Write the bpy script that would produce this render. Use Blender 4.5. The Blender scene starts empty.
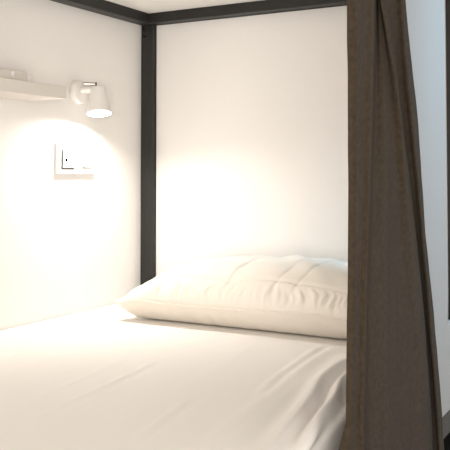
import bpy, bmesh, math, random
from mathutils import Vector, Matrix, noise
random.seed(4)
scene = bpy.context.scene
col = scene.collection
PI = math.pi

# ------------------------------------------------------------------ materials
def mat(name, rgb, rough=.5, metal=0.0, noise_scale=None, noise_amt=.05, bump_scale=None, bump=.1,
        sheen=0, weave=None, weave_amt=.2, emit=None, emit_strength=0, spec=None):
    m = bpy.data.materials.new(name); m.use_nodes = True
    nt = m.node_tree; b = nt.nodes['Principled BSDF']
    b.inputs['Base Color'].default_value = (*rgb, 1)
    b.inputs['Roughness'].default_value = rough
    b.inputs['Metallic'].default_value = metal
    if spec is not None: b.inputs['Specular IOR Level'].default_value = spec
    if sheen:
        b.inputs['Sheen Weight'].default_value = sheen
        b.inputs['Sheen Roughness'].default_value = .5
    tc = nt.nodes.new('ShaderNodeTexCoord')
    if noise_scale:
        n = nt.nodes.new('ShaderNodeTexNoise'); n.inputs['Scale'].default_value = noise_scale
        n.inputs['Detail'].default_value = 5
        nt.links.new(tc.outputs['Object'], n.inputs['Vector'])
        r = nt.nodes.new('ShaderNodeMapRange')
        r.inputs['From Min'].default_value = .25; r.inputs['From Max'].default_value = .75
        r.inputs['To Min'].default_value = 1 - noise_amt; r.inputs['To Max'].default_value = 1 + noise_amt
        nt.links.new(n.outputs['Fac'], r.inputs['Value'])
        mx = nt.nodes.new('ShaderNodeMix'); mx.data_type = 'RGBA'; mx.blend_type = 'MULTIPLY'
        mx.inputs['Factor'].default_value = 1
        mx.inputs['A'].default_value = (*rgb, 1)
        nt.links.new(r.outputs['Result'], mx.inputs['B'])
        nt.links.new(mx.outputs['Result'], b.inputs['Base Color'])
    h = None
    if weave:
        w1 = nt.nodes.new('ShaderNodeTexWave'); w1.bands_direction = 'Z'; w1.inputs['Scale'].default_value = weave
        w2 = nt.nodes.new('ShaderNodeTexWave'); w2.bands_direction = 'Y'; w2.inputs['Scale'].default_value = weave
        for w in (w1, w2):
            w.inputs['Distortion'].default_value = 1.5
            nt.links.new(tc.outputs['Object'], w.inputs['Vector'])
        ad = nt.nodes.new('ShaderNodeMath'); ad.operation = 'ADD'
        nt.links.new(w1.outputs['Fac'], ad.inputs[0]); nt.links.new(w2.outputs['Fac'], ad.inputs[1])
        h = ad.outputs[0]
    elif bump_scale:
        n2 = nt.nodes.new('ShaderNodeTexNoise'); n2.inputs['Scale'].default_value = bump_scale
        n2.inputs['Detail'].default_value = 4
        nt.links.new(tc.outputs['Object'], n2.inputs['Vector']); h = n2.outputs['Fac']
    if h is not None:
        bp = nt.nodes.new('ShaderNodeBump'); bp.inputs['Strength'].default_value = bump
        bp.inputs['Distance'].default_value = .002
        nt.links.new(h, bp.inputs['Height']); nt.links.new(bp.outputs['Normal'], b.inputs['Normal'])
    if emit:
        b.inputs['Emission Color'].default_value = (*emit, 1)
        b.inputs['Emission Strength'].default_value = emit_strength
    return m

M = dict(
    wall=mat('white wall paint', (.85, .83, .805), .75, bump_scale=180, bump=.05, noise_scale=3, noise_amt=.012),
    panel=mat('white laminate panel', (.775, .76, .737), .55, noise_scale=2, noise_amt=.01),
    deck=mat('white board', (.87, .85, .82), .6, noise_scale=3, noise_amt=.012),
    steel=mat('anthracite powder coat', (.020, .0195, .018), .45, spec=.35, bump_scale=600, bump=.04),
    bolt=mat('black bolt', (.012, .012, .012), .4, .6),
    floor=mat('dark floor', (.035, .032, .03), .5, noise_scale=12, noise_amt=.2),
    sheet=mat('cream cotton sheet', (.86, .83, .79), .85, bump_scale=900, bump=.05, spec=.2),
    mattress=mat('mattress ticking', (.60, .57, .53), .9, bump_scale=500, bump=.1, spec=.2),
    pillow=mat('cream quilted cotton', (.75, .70, .63), .85, bump_scale=700, bump=.06, spec=.2),
    curtain=mat('grey brown linen', (.054, .039, .0255), .95, noise_scale=130, noise_amt=.28, weave=260, bump=.4, sheen=.06, spec=.1),
    track=mat('white track', (.7, .7, .68), .5),
    shelf=mat('white shelf lacquer', (.70, .66, .61), .5, noise_scale=4, noise_amt=.01),
    plastic=mat('white plastic', (.82, .80, .775), .35),
    hole=mat('socket hole', (.003, .003, .003), 1, spec=0),
    gap=mat('grey joint', (.028, .026, .024), 1, spec=0),
    lampw=mat('white lamp enamel', (.78, .76, .73), .35),
    metal=mat('satin chrome', (.55, .53, .5), .3, 1.0),
    bulb=mat('lit bulb diffuser', (.9, .88, .84), .5, emit=(1, .88, .72), emit_strength=14),
    guard=mat('grey white laminate', (.43, .43, .425), .6, noise_scale=2, noise_amt=.01),
    bed_shade=mat('black shade under bed', (.0025, .0025, .0025), .9, spec=.05),  # near-black colour standing in for the shade under the bed
)

# ------------------------------------------------------------------ helpers
def link(o, parent=None):
    col.objects.link(o)
    if parent: o.parent = parent
    return o

def obj(name, bm, m, parent=None, smooth=False, bevel=0, seg=2):
    me = bpy.data.meshes.new(name)
    bmesh.ops.recalc_face_normals(bm, faces=bm.faces)
    bm.to_mesh(me); bm.free()
    me.materials.append(m)
    o = bpy.data.objects.new(name, me); link(o, parent)
    if smooth:
        for p in me.polygons: p.use_smooth = True
    if bevel:
        md = o.modifiers.new('bevel', 'BEVEL'); md.width = bevel; md.segments = seg; md.limit_method = 'ANGLE'
        md.angle_limit = math.radians(40)
        for p in me.polygons: p.use_smooth = True
        wn = o.modifiers.new('wn', 'WEIGHTED_NORMAL'); wn.keep_sharp = True
    return o

def tag(o, label, cat, group=None):
    o['label'] = label; o['category'] = cat
    if group: o['group'] = group
    return o

def empty(name, loc):
    o = bpy.data.objects.new(name, None); o.location = loc; o.empty_display_size = .05
    return link(o)

def box(bm, lo, hi):
    c = [(a + b) / 2 for a, b in zip(lo, hi)]; s = [b - a for a, b in zip(lo, hi)]
    bmesh.ops.create_cube(bm, size=1, matrix=Matrix.Translation(c) @ Matrix.Diagonal((*s, 1)))
    return bm

def boxobj(name, lo, hi, m, parent=None, bevel=.002):
    off = Vector(parent.location) if parent else Vector()
    bm = bmesh.new(); box(bm, Vector(lo) - off, Vector(hi) - off)
    return obj(name, bm, m, parent, bevel=bevel)

def lathe(bm, prof, n=48, mtx=Matrix()):
    rings = []
    for r, z in prof:
        if r < 1e-6: rings.append([bm.verts.new(mtx @ Vector((0, 0, z)))])
        else: rings.append([bm.verts.new(mtx @ Vector((r * math.cos(2*PI*i/n), r * math.sin(2*PI*i/n), z))) for i in range(n)])
    for a, b in zip(rings, rings[1:]):
        for i in range(n):
            j = (i + 1) % n
            if len(a) == 1 and len(b) > 1: bm.faces.new((a[0], b[i], b[j]))
            elif len(b) == 1 and len(a) > 1: bm.faces.new((a[i], a[j], b[0]))
            elif len(a) > 1: bm.faces.new((a[i], a[j], b[j], b[i]))
    return bm

def frame_to(p, d):
    """matrix at p whose local z runs along d"""
    return Matrix.Translation(p) @ Vector(d).normalized().to_track_quat('Z', 'Y').to_matrix().to_4x4()

def rod(bm, p, q, r, n=24, ch=.0008):
    L = (Vector(q) - Vector(p)).length
    return lathe(bm, [(0, 0), (r - ch, 0), (r, ch), (r, L - ch), (r - ch, L), (0, L)], n, frame_to(Vector(p), Vector(q) - Vector(p)))

def structure(name, lo, hi, m):
    o = boxobj(name, lo, hi, m, bevel=0); o['kind'] = 'structure'; return o

# ------------------------------------------------------------------ room
structure('wall_left', (-.12, -3.4, 0), (0, .20, 2.7), M['wall'])
structure('wall_back', (0, .06, 0), (3.4, .20, 2.7), M['wall'])
structure('floor', (-.12, -3.4, -.1), (3.4, .20, 0), M['floor'])
structure('ceiling', (-.12, -3.4, 2.7), (3.4, .20, 2.8), M['wall'])

# ------------------------------------------------------------------ bunk bed frame
W = .963          # outer width of the frame
T = .0425          # tube
YF = -2.08        # foot end
ZR = 1.323        # underside of the upper rails
bed = tag(empty('bunk_bed', (W/2, -1.0, 0)), 'dark anthracite steel bunk bed frame with white head panel around the mattress', 'bunk bed')
for x in (0.0015, W - T):
    for y in (0, YF):
        p = boxobj('post', (x, y, 0), (x + T, y + T, 1.95), M['steel'], bed, .0025)
        if y == 0 and x < .5:
            bm = bmesh.new()
            for z in (ZR - .012, ZR - .034):
                rod(bm, (x + .012 - bed.location.x, y - bed.location.y + .002, z), (x + .012 - bed.location.x, y - bed.location.y - .0065, z), .005)
            b = obj('bolt', bm, M['bolt'], p, smooth=False)
for x in (0.0015, W - T):
    boxobj('upper_rail', (x, YF + T, ZR), (x + T, -.0228, ZR + T), M['steel'], bed, .0025)
    boxobj('lower_rail', (x, YF + T, .296), (x + T, -.0005, .345), M['steel'], bed, .0025)
for y in (0, YF):
    bm = bmesh.new()
    bx, by = bed.location.x, bed.location.y
    if y == 0:
        box(bm, (.0015 - bx, -.022 - by, ZR), (W - bx, -.0005 - by, ZR + T))
        box(bm, (T + .003 - bx, -.0005 - by, ZR + .001), (W - T - .001 - bx, .0400 - by, ZR + T))
    else:
        box(bm, (T + .002 - bx, y - by, ZR), (W - T - .0005 - bx, y + T - by, ZR + T))
    obj('upper_rail', bm, M['steel'], bed, bevel=.0025)
    boxobj('lower_rail', (T + .002, y, .296), (W - T - .0005, y + T, .345), M['steel'], bed, .0025)
# gusset under the corner where the rails meet the post
bm = bmesh.new()
bx, by = bed.location.x, bed.location.y
box(bm, (.012 - bx, -.0035 - by, ZR - .022), (.032 - bx, -.0004 - by, ZR - .0004))
obj('corner_bracket', bm, M['steel'], bed, bevel=.0006)
boxobj('upper_deck', (T + .003, YF + T + .001, ZR + .029), (W - T - .001, -.0232, ZR + .047), M['deck'], bed, .001)
boxobj('head_panel', (T + .003, .0185, .346), (W - T - .001, .040, ZR - .0005), M['panel'], bed, .001)
bm = bmesh.new()
box(bm, (.9485 - bed.location.x, -.62 - bed.location.y, .3455), (.9625 - bed.location.x, -.178 - bed.location.y, ZR - .0005))
box(bm, (.9485 - bed.location.x, -.178 - bed.location.y, .3455), (.9625 - bed.location.x, -.0008 - bed.location.y, .535))
bmesh.ops.remove_doubles(bm, verts=bm.verts, dist=1e-5)
obj('privacy_panel', bm, M['guard'], bed, bevel=.001)
boxobj('bed_base', (T + .003, YF + T + .001, .318), (W - T - .001, -.001, .3445), M['deck'], bed, .001)
boxobj('under_bed_shade', (W - .035, YF + T + .001, 0), (W - .020, -.001, .2955), M['bed_shade'], bed, .001)  # black sheet added as the shade below the side rail

# ------------------------------------------------------------------ mattress and sheet
MZ = .50
X0, X1 = .002, .938
bm = bmesh.new(); box(bm, (X0 + .014, -2.02, .3455), (X1 - .010, -.004, MZ - .024))
mattress = obj('mattress', bm, M['mattress'], bevel=.018, seg=4)
tag(mattress, 'single foam mattress under the cream sheet on the bunk', 'mattress')

def segd(x, y, a, b):
    ax, ay = a; bx_, by_ = b
    dx, dy = bx_ - ax, by_ - ay; L2 = dx*dx + dy*dy
    t = ((x - ax)*dx + (y - ay)*dy) / L2
    d = ((x - ax)*dy - (y - ay)*dx) / math.sqrt(L2)
    return t, d
def bumpf(t, e=.25):
    # 1 inside 0..1, fading out over e past each end
    if t < 0: t = -t
    elif t > 1: t = t - 1
    else: return 1
    return max(0, 1 - t/e)**2 * (1 + 2*t/e) if t < e else 0
FOLDS = [  # start, end, sigma, height, fade
    ((.780, -.560), (.826, -.980), .0130, .0042, .6),
    ((.741, -.430), (.772, -.700), .0070, .0026, .4),
    ((.752, -.430), (.783, -.700), .0070, -.0022, .4),
    ((.542, -1.000), (.512, -.740), .0050, .0017, .5),
    ((.553, -1.000), (.523, -.740), .0060, -.0013, .5),
    ((.472, -.945), (.446, -.740), .0060, .0009, .5),
    ((.483, -.945), (.457, -.740), .0080, -.0006, .5),
    ((.724, -1.011), (.703, -.895), .0050, .0013, .6),
    ((.735, -1.011), (.714, -.895), .0060, -.0011, .6),
    ((.237, -.830), (.196, -.660), .0080, .0010, .6),
    ((.640, -.700), (.610, -.480), .0100, .0008, .6),
    ((.330, -1.05), (.300, -.80), .0120, .0007, .6),
]
# pulled folds by the open side: ridge line (x, y), height, width on the wall side, width on the open side, where it starts
RIDGES = [
    ([(.826, -.40), (.831, -.465), (.860, -.704), (.897, -.894), (.925, -1.041), (.955, -1.25)], .0150, .022, .0085, -.34, -.62),
    ([(.872, -.50), (.881, -.604), (.904, -.731), (.918, -.841), (.943, -.978), (.960, -1.15)], .0145, .014, .0078, -.42, -.66),
    ([(.800, -.40), (.806, -.50), (.830, -.789), (.847, -.942), (.870, -1.15)], .0045, .020, .012, -.45, -.80),
]
def ridge_x(poly, y):
    if y > poly[0][1]: return poly[0][0]
    for (xa, ya), (xb, yb) in zip(poly, poly[1:]):
        if y >= yb: return xa + (xb - xa)*(y - ya)/(yb - ya)
    return poly[-1][0]
def smooth_ridge(poly, y):
    return sum(ridge_x(poly, y + d) for d in (-.05, -.025, 0, .025, .05))/5
def sm(t): t = max(0, min(1, t)); return t*t*(3 - 2*t)
_rc = {}
def ridges(x, y):
    if x < .72 or y > -.38: return 0
    if y not in _rc: _rc[y] = [smooth_ridge(r[0], y) for r in RIDGES]
    h = 0
    for (poly, amp, sl, sr, y0, y1), xc in zip(RIDGES, _rc[y]):
        k = sm((y0 - y)/(y0 - y1)) * (1 - sm((-y - 1.15)/.35))
        d = x - xc
        h += amp*k*(math.exp(-(d/sl)**2) if d < 0 else math.exp(-(d/sr)**1.7))
        h -= amp*.30*k*math.exp(-((d - 2.0*sr)/(sr*.9))**2)
    return h
def sheet_h(x, y):
    h = ridges(x, y)
    for a, b, s, amp, e in FOLDS:
        t, d = segd(x, y, a, b)
        if abs(d) < 4*s: h += 1.35 * amp * bumpf(t, e) * math.exp(-(d/s)**2 / 2)
    h += .0018 * noise.noise(Vector((x*5, y*3, 1.3))) + .0006 * noise.noise(Vector((x*22, y*10, 4)))
    # flat under the pillow
    if .12 < x < .90 and y > -.36:
        k = min(1, (y + .36)/.05) * min(1, (x - .12)/.04) * min(1, (.90 - x)/.04)
        h *= 1 - max(0, k)
    return h
RAD = .017; DROP = .130
def edge(y):
    t = max(0, min(1, (-.64 - y)/.14)); return .020*t*t*(3 - 2*t)
def profile(s):
    """arc length across the bed -> x, z, nx, nz"""
    flat = X1 - RAD - X0
    if s < flat: return X0 + s, MZ, 0, 1
    s -= flat
    if s < RAD*PI/2:
        a = s/RAD; return X1 - RAD + RAD*math.sin(a), MZ - RAD + RAD*math.cos(a), math.sin(a), math.cos(a)
    s -= RAD*PI/2
    return X1, MZ - RAD - s, 1, 0
LS = X1 - RAD - X0 + RAD*PI/2 + DROP
bm = bmesh.new(); NS, NY = 300, 420; rows = []
ys = [-2.03 + (2.03 - .003) * ((j/NY)**.72) for j in range(NY + 1)]
for j, y in enumerate(ys):
    row = []
    for i in range(NS + 1):
        s = LS * (i/NS)**.85
        x, z, nx, nz = profile(s)
        sx = X0 + s
        h = sheet_h(sx, y)
        x += edge(y) * max(0, (s/LS - .6)/.4 if s/LS < .87 else .675 + (s/LS - .87)*2.5)
        if z < MZ - .01:
            k = min(1, (MZ - z)/.10)
            h = h*(1 - .6*k) + .004*k*noise.noise(Vector((3.1, y*9 + z*4, z*3))) + .003*k
            h = max(h, -.004)
        row.append(bm.verts.new((x + nx*h, y, z + nz*h)))
    rows.append(row)
for a, b in zip(rows, rows[1:]):
    for i in range(NS): bm.faces.new((a[i], a[i+1], b[i+1], b[i]))
sheet = obj('bed_sheet', bm, M['sheet'], smooth=True)
md = sheet.modifiers.new('thick', 'SOLIDIFY'); md.thickness = .003; md.offset = -1
tag(sheet, 'cream white bed sheet stretched over the mattress with pulled folds by the curtain', 'bed sheet')

# ------------------------------------------------------------------ pillow
PL, PD = .365, .175           # half length and depth
PCX, PCY = .526, -.163
ZS = .066                     # seam height over the sheet
def pill_edge(u, v):
    """u,v in [-1,1] square -> plan coordinates, sides drawn in between pulled corners"""
    x = PL * u * (1 - .045*(1 - v*v)) ; y = PD * v * (1 - .05*(1 - u*u))
    return x, y
def seamz(u, v):
    # front edge low, back edge a little higher against the panel
    return ZS + .011*v + .003*math.sin(4*u) - .010*max(0, abs(u) - .8)/.2
def pill_top(u, v):
    x, y = pill_edge(u, v)
    au, av = abs(u), abs(v)
    pu = max(0, 1 - au**3.4)**.66; pv = max(0, 1 - av**2.5)**.62
    prof = pu * pv
    z = seamz(u, v) + .094 * prof
    # gathers running in from the seams
    ef = max(0, 1 - av); eu = max(0, 1 - au)
    uw = u + .05*noise.noise(Vector((u*6, v*7, 31)))
    g = .5*noise.noise(Vector((uw*17, v*2.2, 2))) + noise.noise(Vector((uw*40 + 3*v, v*5, 7))) * (.5 + .9*abs(noise.noise(Vector((u*5, 0, 40)))))
    z += 0.0105 * g * math.exp(-((ef - .085)/.085)**2) * min(1, eu*5)
    g2 = noise.noise(Vector((u*2.0, v*8, 12))) + .5*noise.noise(Vector((u*3, v*17, 17)))
    z += .0055 * g2 * math.exp(-((eu - .10)/.09)**2) * min(1, ef*5)
    # slow lumps and long creases
    z += .010 * noise.noise(Vector((u*2.6, v*1.8, 5))) * prof
    z += .0045 * noise.noise(Vector((u*7 + v*2.5, v*2.2 - u, 9))) * prof
    # quilting grooves
    for k in (-.74, -.20, .36):
        z -= .0062 * math.exp(-((v - k - .012*math.sin(u*9))/.016)**2) * min(1, eu*6)
    for k in (-.62, -.13, .36, .80):
        c = u - k - .10*(v + .4) - .03*math.sin(v*3 + k*7)
        z -= .0048 * math.exp(-(c/.012)**2) * min(1, ef*4)
    for k, v0 in ((.22, -.55), (.74, -.6)):   # deeper diagonal creases
        c = u - k - .16*(v - v0)
        z -= .0050 * math.exp(-(c/.013)**2) * math.exp(-((v - v0)/.30)**2)
    return x, y, z
def pill_bot(u, v):
    x, y = pill_edge(u, v)
    au, av = abs(u), abs(v)
    e = min((1 - au)*PL, (1 - av)*PD)
    k = min(1, e/.055); k = math.sin(k*PI/2)**.85
    zs = seamz(u, v)
    z = zs*(1 - k) + .0022*k
    g = noise.noise(Vector((u*16, v*4, 21)))
    z += .004*g*math.sin(min(1, e/.055)*PI)
    return x, y, max(z, .0022)
bm = bmesh.new(); NU, NV = 240, 130
def dens(i, n):
    t = -1 + 2*i/n
    return math.sin(t*PI/2)*.55 + t*.45
top = [[bm.verts.new(pill_top(dens(i, NU), dens(j, NV))) for i in range(NU + 1)] for j in range(NV + 1)]
bot = [[None]*(NU + 1) for j in range(NV + 1)]
for j in range(NV + 1):
    for i in range(NU + 1):
        if i in (0, NU) or j in (0, NV): bot[j][i] = top[j][i]
        else: bot[j][i] = bm.verts.new(pill_bot(dens(i, NU), dens(j, NV)))
for j in range(NV):
    for i in range(NU):
        bm.faces.new((top[j][i], top[j][i+1], top[j+1][i+1], top[j+1][i]))
        bm.faces.new((bot[j][i], bot[j+1][i], bot[j+1][i+1], bot[j][i+1]))
pillow = obj('pillow', bm, M['pillow'], smooth=True)
pillow.location = (PCX, PCY, MZ + .0005)
tag(pillow, 'plump cream quilted pillow lying on the sheet against the white head panel', 'pillow')
# piping along the seam
ring = []
N1 = 150
for i in range(N1): ring.append((-1 + 2*i/N1, -1))
for i in range(80): ring.append((1, -1 + 2*i/80))
for i in range(N1): ring.append((1 - 2*i/N1, 1))
for i in range(80): ring.append((-1, 1 - 2*i/80))
pts = [Vector(pill_top(u, v)) for u, v in ring]
bm = bmesh.new(); rr = []
for i, p in enumerate(pts):
    d = (pts[(i + 1) % len(pts)] - pts[i - 1]).normalized()
    s = d.cross(Vector((0, 0, 1))).normalized(); up = s.cross(d)
    q = p + s*.0016 + up*.0007*noise.noise(Vector((i*.25, 0, 0)))
    rr.append([bm.verts.new(q + (s*math.cos(a) *1.5+ up*math.sin(a))*.0019) for a in [k*2*PI/8 for k in range(8)]])
for i in range(len(rr)):
    a, b = rr[i], rr[(i + 1) % len(rr)]
    for k in range(8): bm.faces.new((a[k], a[(k+1) % 8], b[(k+1) % 8], b[k]))
obj('piping', bm, M['pillow'], pillow, smooth=True)

# ------------------------------------------------------------------ curtain
# knots across the cloth: y near the top (z 1.2), halfway, and low (z .35), with how far the fold stands out from the bed
KN = [(-0.887, -0.886, -0.911, 0.991), (-0.871, -0.884, -0.908, 1.0), (-0.828, -0.862, -0.889, 1.002), (-0.799, -0.848, -0.887, 1.008), (-0.736, -0.786, -0.818, 0.991), (-0.757, -0.739, -0.729, 0.998), (-0.773, -0.669, -0.622, 1.002), (-0.81, -0.628, -0.533, 1.013), (-0.727, -0.541, -0.436, 0.994), (-0.683, -0.534, -0.426, 0.998), (-0.678, -0.545, -0.439, 1.008), (-0.629, -0.502, -0.392, 0.999), (-0.587, -0.471, -0.36, 0.993)]
def crv(vals, t):
    n = len(vals) - 1; t = t*n; i = min(int(t), n - 1); f = t - i
    p0 = vals[max(i-1, 0)]; p1 = vals[i]; p2 = vals[i+1]; p3 = vals[min(i+2, n)]
    return .5*((2*p1) + (-p0 + p2)*f + (2*p0 - 5*p1 + 4*p2 - p3)*f*f + (-p0 + 3*p1 - 3*p2 + p3)*f**3)
ZT, ZB = 1.362, .11
bm = bmesh.new(); NH, NZ = 260, 150; rows = []
for j in range(NZ + 1):
    z = ZT + (ZB - ZT)*j/NZ
    q = (1.2 - z)/.85
    qc = max(-.25, min(1.25, q))
    ks = []
    for t0, tm, tb, x in KN:
        # parabola through the three heights
        a = 2*t0 + 2*tb - 4*tm; b_ = -3*t0 - tb + 4*tm
        ks.append(a*qc*qc + b_*qc + t0 if qc >= 0 else t0 + b_*.3*qc)
    xs = [k[3] for k in KN]
    row = []
    fl = max(0, min(1, (.53 - z)/.09)); fl = fl*fl*(3 - 2*fl)
    for i in range(NH + 1):
        t = i/NH
        y = crv(ks, t); x = crv(xs, t)
        y -= .055*fl*max(0, 1 - t/.22)**1.5
        x += .004*noise.noise(Vector((y*9, z*3, 3))) + .0012*noise.noise(Vector((y*40, z*14, 6)))
        x = max(x, .974 if z < MZ + .1 else .972)
        row.append(bm.verts.new((x, y, z)))
    rows.append(row)
for a, b in zip(rows, rows[1:]):
    for i in range(NH): bm.faces.new((a[i], a[i+1], b[i+1], b[i]))
curtain = obj('curtain', bm, M['curtain'], smooth=True)
md = curtain.modifiers.new('thick', 'SOLIDIFY'); md.thickness = .0024; md.offset = 0
tag(curtain, 'grey brown cloth privacy curtain hanging gathered beside the bunk', 'curtain')

# curtain track fixed along the outside of the long upper rail
bm = bmesh.new(); 
box(bm, (W + .0003, YF + .05, ZR + .012), (W + .016, .04, ZR + .040))
track = obj('curtain_track', bm, M['track'], bed, bevel=.002)
track.location = (-bed.location.x, -bed.location.y, 0)

# ------------------------------------------------------------------ shelf on the left wall
SZ = 1.055
sh = tag(empty('wall_shelf', (0, -.95, SZ)), 'thick white floating shelf on the left wall beside the spot lamp', 'shelf')
boxobj('shelf_board', (.0005, -1.40, SZ), (.125, -.490, SZ + .030), M['shelf'], sh, .0015)

bxr = tag(empty('storage_box', (.062, -.66, SZ + .030)), 'small white box with a round button standing on the wall shelf', 'box')
boxobj('body', (.012, -.715, SZ + .0302), (.100, -.596, SZ + .0560), M['shelf'], bxr, .004)
boxobj('end_cap', (.016, -.5958, SZ + .0302), (.098, -.578, SZ + .0525), M['plastic'], bxr, .003)
bm = bmesh.new()
o_ = Vector((.1003, -.645, SZ + .0465)) - Vector(bxr.location)
lathe(bm, [(0, .0016), (.0045, .0016), (.0060, .0008), (.0066, 0)], 32, frame_to(o_, (1, 0, 0)))
obj('button', bm, M['plastic'], bxr, smooth=True)

# ------------------------------------------------------------------ spot lamp on the wall
LY, LZ = -0.3, 1.0935
lamp = tag(empty('wall_lamp', (0, LY, LZ)), 'small white conical reading spot lamp lit on the left wall', 'lamp')
bm = bmesh.new()
lathe(bm, [(0, .0003), (.0305, .0003), (.0315, .002), (.0315, .014), (.0300, .0175), (.026, .0195), (0, .020)], 56, frame_to(Vector((0, 0, 0)), (1, 0, 0)))
obj('mount_plate', bm, M['lampw'], lamp, smooth=False, bevel=0)
for p in lamp.children[0].data.polygons: p.use_smooth = True
bm = bmesh.new(); rod(bm, (.018, 0, .006), (.064, .004, .006), .0095)
obj('arm', bm, M['lampw'], lamp, bevel=.0008)
# pivot bar across the top of the head
bm = bmesh.new(); rod(bm, (.034, -.012, .0205), (.0575, .008, .0200), .0048)
pv = obj('pivot_bar', bm, M['metal'], lamp, bevel=.0008)
bm = bmesh.new(); rod(bm, (.0575, .008, .0200), (.0605, .0105, .0200), .0054)
obj('pivot_knob', bm, M['bolt'], pv, bevel=.0008)
# shade
AX = Vector((.17, -.15, -1)).normalized()
top_c = Vector((.0675, .008, .0105))
mt = frame_to(top_c, AX)
Lh = .073
prof = [(0, -.001), (.014, -.001), (.0185, .0005), (.0210, .004), (.0222, .014), (.0243, .030), (.0268, .050), (.0305, .066), (.0325, Lh),
        (.0315, Lh), (.0295, .066), (.0257, .050), (.0232, .030), (.0210, .016), (0, .016)]
bm = bmesh.new(); lathe(bm, prof, 64, mt)
shade = obj('lamp_shade', bm, M['lampw'], lamp, smooth=True)
bm = bmesh.new(); lathe(bm, [(0, .063), (.0235, .063), (.0262, .061), (.0262, .056), (.012, .044), (.010, .0165), (0, .0165)], 48, mt)
obj('bulb', bm, M['bulb'], shade, smooth=True)

ld = bpy.data.lights.new('lamp_light', 'AREA'); ld.shape = 'DISK'; ld.size = .048
ld.energy = 1.27; ld.color = (1, .93, .86); ld.spread = PI
lo = bpy.data.objects.new('lamp_light', ld); link(lo, lamp)
lo.matrix_local = frame_to(top_c + AX*.0640, -AX)

# ------------------------------------------------------------------ socket plate
oy = -.319; oz = .9165   # plate centre
so = tag(empty('wall_socket', (0, oy, oz)), 'white double socket plate on the left wall below the lamp', 'socket')
so.location.y += .014
def sb(name, y0, y1, z0, z1, x0, x1, m, parent=so, bevel=.001):
    bm = bmesh.new(); box(bm, (x0, y0 - oy, z0 - oz), (x1, y1 - oy, z1 - oz)); return obj(name, bm, m, parent, bevel=bevel)
sb('faceplate', -.398, -.240, .873, .960, .0003, .0090, M['plastic'], bevel=.0016)
ins = sb('socket_insert', -.380, -.328, .889, .938, .0088, .0128, M['plastic'], bevel=.0005)
for y, z, s in ((-.3625, .9270, .0026), (-.3690, .9095, .0043)):
    bm = bmesh.new(); box(bm, (.0127, y - s - oy, z - s - oz), (.0131, y + s - oy, z + s - oz)); obj('pin_hole', bm, M['hole'], ins)
for n_, y0, y1, z0, z1 in (('side', -.3848, -.3803, .886, .940), ('low', -.3803, -.3345, .8862, .8887)):
    sb('insert_gap', y0, y1, z0, z1, .0089, .0094, M['gap'], ins, bevel=0)
sw = sb('switch_insert', -.309, -.252, .889, .938, .0088, .0100, M['plastic'], bevel=.0004)
bm = bmesh.new()
vs = [(.0101, -.305, .8915), (.0101, -.256, .8915), (.0101, -.256, .935), (.0101, -.305, .935), (.0128, -.305, .911), (.0128, -.256, .911)]
V = [bm.verts.new((x, y - oy, z - oz)) for x, y, z in vs]
for f in ((0, 1, 5, 4), (4, 5, 2, 3), (0, 4, 3), (1, 2, 5), (0, 3, 2, 1)): bm.faces.new([V[k] for k in f])
obj('rocker', bm, M['plastic'], sw)
bm = bmesh.new(); box(bm, (.0120, -.303 - oy, .9092 - oz), (.0130, -.258 - oy, .9112 - oz)); obj('seam', bm, M['gap'], sw)
bm = bmesh.new(); box(bm, (.0100, -.303 - oy, .8895 - oz), (.0108, -.258 - oy, .8909 - oz)); obj('gap', bm, M['hole'], sw)

# ------------------------------------------------------------------ light from the room, assumed daylight and added fill
w = bpy.data.worlds.new('world'); scene.world = w; w.use_nodes = True
bg = w.node_tree.nodes['Background']; bg.inputs['Color'].default_value = (1, .91, .83, 1); bg.inputs['Strength'].default_value = .29

def area(name, loc, target, sx, sy, e, c):
    l = bpy.data.lights.new(name, 'AREA'); l.shape = 'RECTANGLE'; l.size = sx; l.size_y = sy; l.energy = e; l.color = c
    o = bpy.data.objects.new(name, l); link(o); o.location = loc
    o.rotation_euler = (Vector(target) - Vector(loc)).to_track_quat('-Z', 'Y').to_euler()
    return o
area('assumed_daylight', (1.75, -.12, 2.05), (.96, -.16, .98), .3, .5, .62, (.34, .70, 1.0)).data.spread = math.radians(48)  # added narrow blue light for assumed daylight, no window there; tints the privacy panel
area('fill_light', (1.72, -2.72, .82), (.1, -.6, 1.1), 1.1, 1.0, 19, (1, .94, .87))  # added fill low behind the camera, brightens the walls inside the bunk

# ------------------------------------------------------------------ camera
PITCH = math.radians(2.0)
FPX = 806.0
cd = bpy.data.cameras.new('camera'); cam = bpy.data.objects.new('camera', cd); link(cam)
cam.location = (1.408, -2.009, .878)
cam.rotation_euler = (PI/2 + PITCH, 0, math.radians(29.1))
cd.sensor_width = 36; cd.lens = FPX/450*36
cd.shift_y = -(225 - 172 + FPX*math.tan(PITCH))/450
cd.shift_x = 1.2/450
cd.clip_start = .02
scene.camera = cam

scene.view_settings.view_transform = 'Standard'
scene.view_settings.look = 'None'
scene.view_settings.gamma = 1
scene.view_settings.use_curve_mapping = False
scene.view_settings.exposure = 1.25
